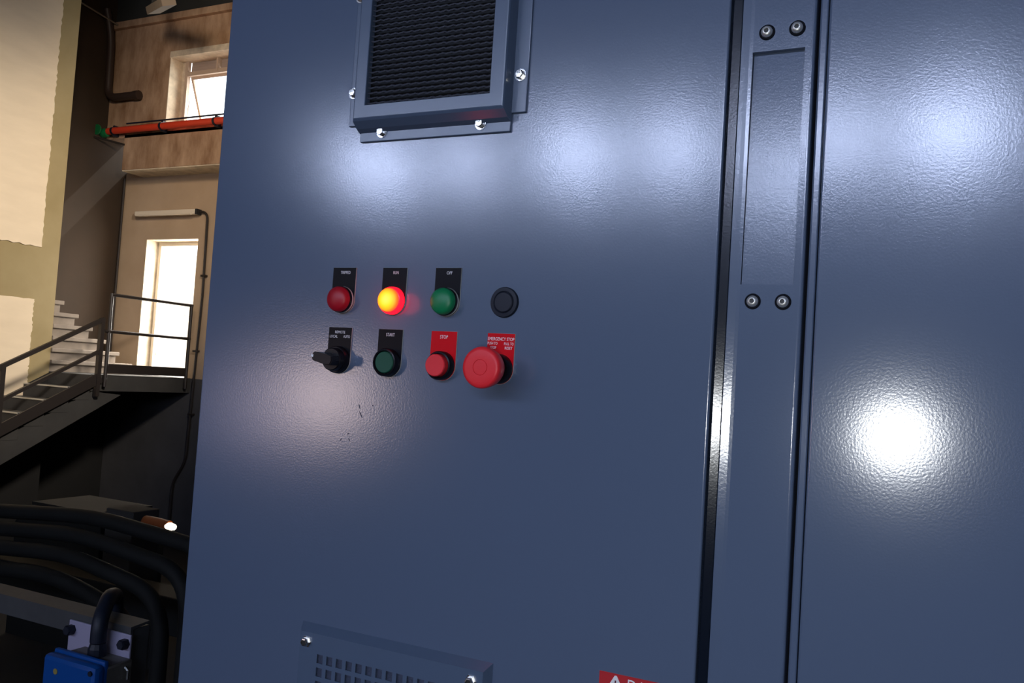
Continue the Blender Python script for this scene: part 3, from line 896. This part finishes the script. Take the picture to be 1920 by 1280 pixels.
# hood: loops from the door to the rim of the opening
def loop(bm, x0, x1, z0, z1, y, c=0.0):
    return [bm.verts.new(p) for p in ((x0, y, z0), (x1, y, z0), (x1, y, z1), (x0, y, z1))]
hbm = bmesh.new()
L = [loop(hbm, 0.0075, 0.1910, 0.2125, zt, -0.002),
     loop(hbm, 0.0085, 0.1905, 0.2155, zt - 0.002, -0.010),
     loop(hbm, 0.0090, 0.1900, 0.2215, zt - 0.008, -0.0185),
     loop(hbm, 0.0102, 0.1890, 0.2235, zt - 0.010, -0.0200),
     loop(hbm, 0.0112, 0.1878, 0.2245, zt - 0.011, -0.0204),
     loop(hbm, 0.0238, 0.1742, 0.2372, zt - 0.0235, -0.0204),
     loop(hbm, 0.0244, 0.1736, 0.2378, zt - 0.0241, -0.0198),
     loop(hbm, 0.0244, 0.1736, 0.2378, zt - 0.0241, -0.0120)]
for a, b_ in zip(L, L[1:]):
    for i in range(4):
        j = (i + 1) % 4
        hbm.faces.new((a[i], a[j], b_[j], b_[i]))
vpart('hood', hbm, PAINT2)
vpart('mesh_backing', B(0.0200, 0.1780, -0.0085, -0.0075, 0.233, zt - 0.018), DARK)
# wavy strands of the mesh, one strand per row
pitch = 0.0056
sbm = bmesh.new()
n = 150
x0, x1 = 0.0240, 0.1740
prev = None
for i in range(n + 1):
    x = x0 + (x1 - x0) * i / n
    ph = (x - x0) / 0.0100
    wv = 0.00055 * (2 * abs((ph % 1) * 2 - 1) - 1) + 0.0002 * sin(ph * 4 * pi)
    th = 0.00105
    cur = [sbm.verts.new((x, -0.0165, wv - th)), sbm.verts.new((x, -0.0172, wv + 0.0002)), sbm.verts.new((x, -0.0135, wv + th + 0.0006)), sbm.verts.new((x, -0.0125, wv + th))]
    if prev:
        for k in range(4):
            j = (k + 1) % 4
            sbm.faces.new((prev[k], prev[j], cur[j], cur[k]))
    prev = cur
s0 = vpart('mesh_strand', sbm, MESHM)
s0.location = (offv[0], 0, offv[2] + 0.2405)
for k in range(1, int((zt - 0.0241 - 0.240) / pitch)):
    c = s0.copy(); col.objects.link(c); c.parent = vc
    c.location = (offv[0] + (0.005 if k % 2 else 0) * 0.0, 0, offv[2] + 0.2405 + pitch * k)


def hexbolt(parent, x, z, y=-0.003, first=None):
    wsh = obj('bolt', lathe(bmesh.new(), [(0, y), (0.0062, y), (0.0062, y - 0.0011), (0, y - 0.0011)], 24), STEEL, parent, smooth=True)
    wsh.location = (x, 0, z)
    hx = lathe(bmesh.new(), [(0.0, y - 0.001), (0.0044, y - 0.001), (0.0046, y - 0.0046), (0.0038, y - 0.0054), (0.0, y - 0.0055)], 6)
    h_ = obj('bolt_head', hx, STEEL, wsh)
    h_.rotation_euler = (0, R(random.uniform(0, 60)), 0)
    return wsh


bolt_rotation_seed = random.seed(9)
for (x, z) in ((0.0370, 0.2125), (0.1570, 0.2128), (0.1985, 0.2590), (-0.0035, 0.2580), (-0.0035, 0.3650), (0.1985, 0.3650)):
    hexbolt(vc, x - 0.0985, z - 0.335)

# ------------------------------------------------------------------ lower perforated cover
lc = empty('perforated_cover', (0.094, 0, -0.42), 'bolted cover plate with rows of square holes at the bottom of the left door', 'vent')
offl2 = (-0.094, 0, 0.42)
zs_t, zs_b = -0.3235, -0.530
hx0, hp, hw = 0.0072, 0.01240, 0.0078
hz0, hpz, hh = -0.3440, 0.0137, 0.0092
cols_, rows_ = 14, 12
xs = [-0.0160]
for k in range(cols_):
    xs += [hx0 + hp * k, hx0 + hp * k + hw]
xs.append(0.2030)
zs = [zs_t]
for k in range(rows_):
    zs += [hz0 - hpz * k, hz0 - hpz * k - hh]
zs.append(zs_b)
zs = zs[::-1]
holes = {(1 + 2 * i, 1 + 2 * j) for i in range(cols_) for j in range(rows_)}
o = obj('plate', plate_with_holes(bmesh.new(), xs, zs, holes, -0.0105, -0.0090), PAINT2, lc); o.location = offl2
# sloped rim around the plate
rbm = bmesh.new()
La = [rbm.verts.new(p) for p in ((-0.0220, 0, zs_b - 0.006), (0.2085, 0, zs_b - 0.006), (0.2085, 0, -0.3165), (-0.0220, 0, -0.3165))]
Lb = [rbm.verts.new(p) for p in ((-0.0165, -0.0100, zs_b), (0.2035, -0.0100, zs_b), (0.2035, -0.0100, -0.3232), (-0.0165, -0.0100, -0.3232))]
Lc_ = [rbm.verts.new(p) for p in ((-0.0160, -0.0105, zs_b), (0.2030, -0.0105, zs_b), (0.2030, -0.0105, -0.3236), (-0.0160, -0.0105, -0.3236))]
for a, b_ in ((La, Lb), (Lb, Lc_)):
    for i in range(4):
        j = (i + 1) % 4
        rbm.faces.new((a[i], a[j], b_[j], b_[i]))
o = obj('rim', rbm, PAINT2, lc); o.location = offl2
o = obj('filter_mat', B(-0.010, 0.198, -0.0078, -0.0060, zs_b + 0.01, zs_t - 0.012), mat('grey_filter_fleece', (0.055, 0.07, 0.12), 0.9, noise=0.6, nscale=300, bump=1.0, bscale=400), lc); o.location = offl2
for (x, z) in ((-0.0072, -0.3334), (0.1908, -0.3340), (-0.0072, -0.515), (0.1908, -0.515)):
    nb = obj('nut', lathe(bmesh.new(), [(0.0062, -0.0105), (0.0062, -0.0115), (0.0046, -0.0115), (0.0047, -0.0150), (0.0040, -0.0162), (0.0030, -0.0164)], 6, close=False), STEEL, lc)
    nb.location = (x - 0.094, 0, z + 0.42)
    obj('stud', lathe(bmesh.new(), [(0.0031, -0.0105), (0.0031, -0.0158), (0.0, -0.0158)], 16, close=False), STEELD, nb)

# ------------------------------------------------------------------ danger sign
dg_ = empty('danger_sign', (0.356, 0, -0.330), 'red DANGER sign with white warning triangle low on the left door', 'sign')
sgn = obj('sign_plate', B(-0.0396, 0.0396, -0.0008, 0.0, -0.05, 0.0285), DREDS, dg_)
tri = prism(bmesh.new(), [(-0.0265 + 0.0010, 0.0005 + 0.0262), (-0.0265 - 0.0010, 0.0262 + 0.0005), (-0.0365, 0.0105), (-0.0355, 0.0095), (-0.0175, 0.0095), (-0.0165, 0.0105)], 'y', -0.0011, -0.0007)
t_ = obj('warning_triangle', tri, WHITE, sgn, loc=(0.0025, 0, 0.0002))
ex = bmesh.new()
prism(ex, [(-0.0272, 0.0225), (-0.0258, 0.0225), (-0.0261, 0.0145), (-0.0269, 0.0145)], 'y', -0.0013, -0.0010)
prism(ex, [(-0.0271, 0.0132), (-0.0259, 0.0132), (-0.0259, 0.0118), (-0.0271, 0.0118)], 'y', -0.0013, -0.0010)
obj('exclamation_mark', ex, mat('dark_print', (0.12, 0.01, 0.03), 0.5), sgn, loc=(0.0025, 0, 0.0002))
text_mesh('lettering', 'DANGER', 0.01, (0.0125, -0.00090, 0.0208), WHITE, sgn, 0.0500, 0.0105)
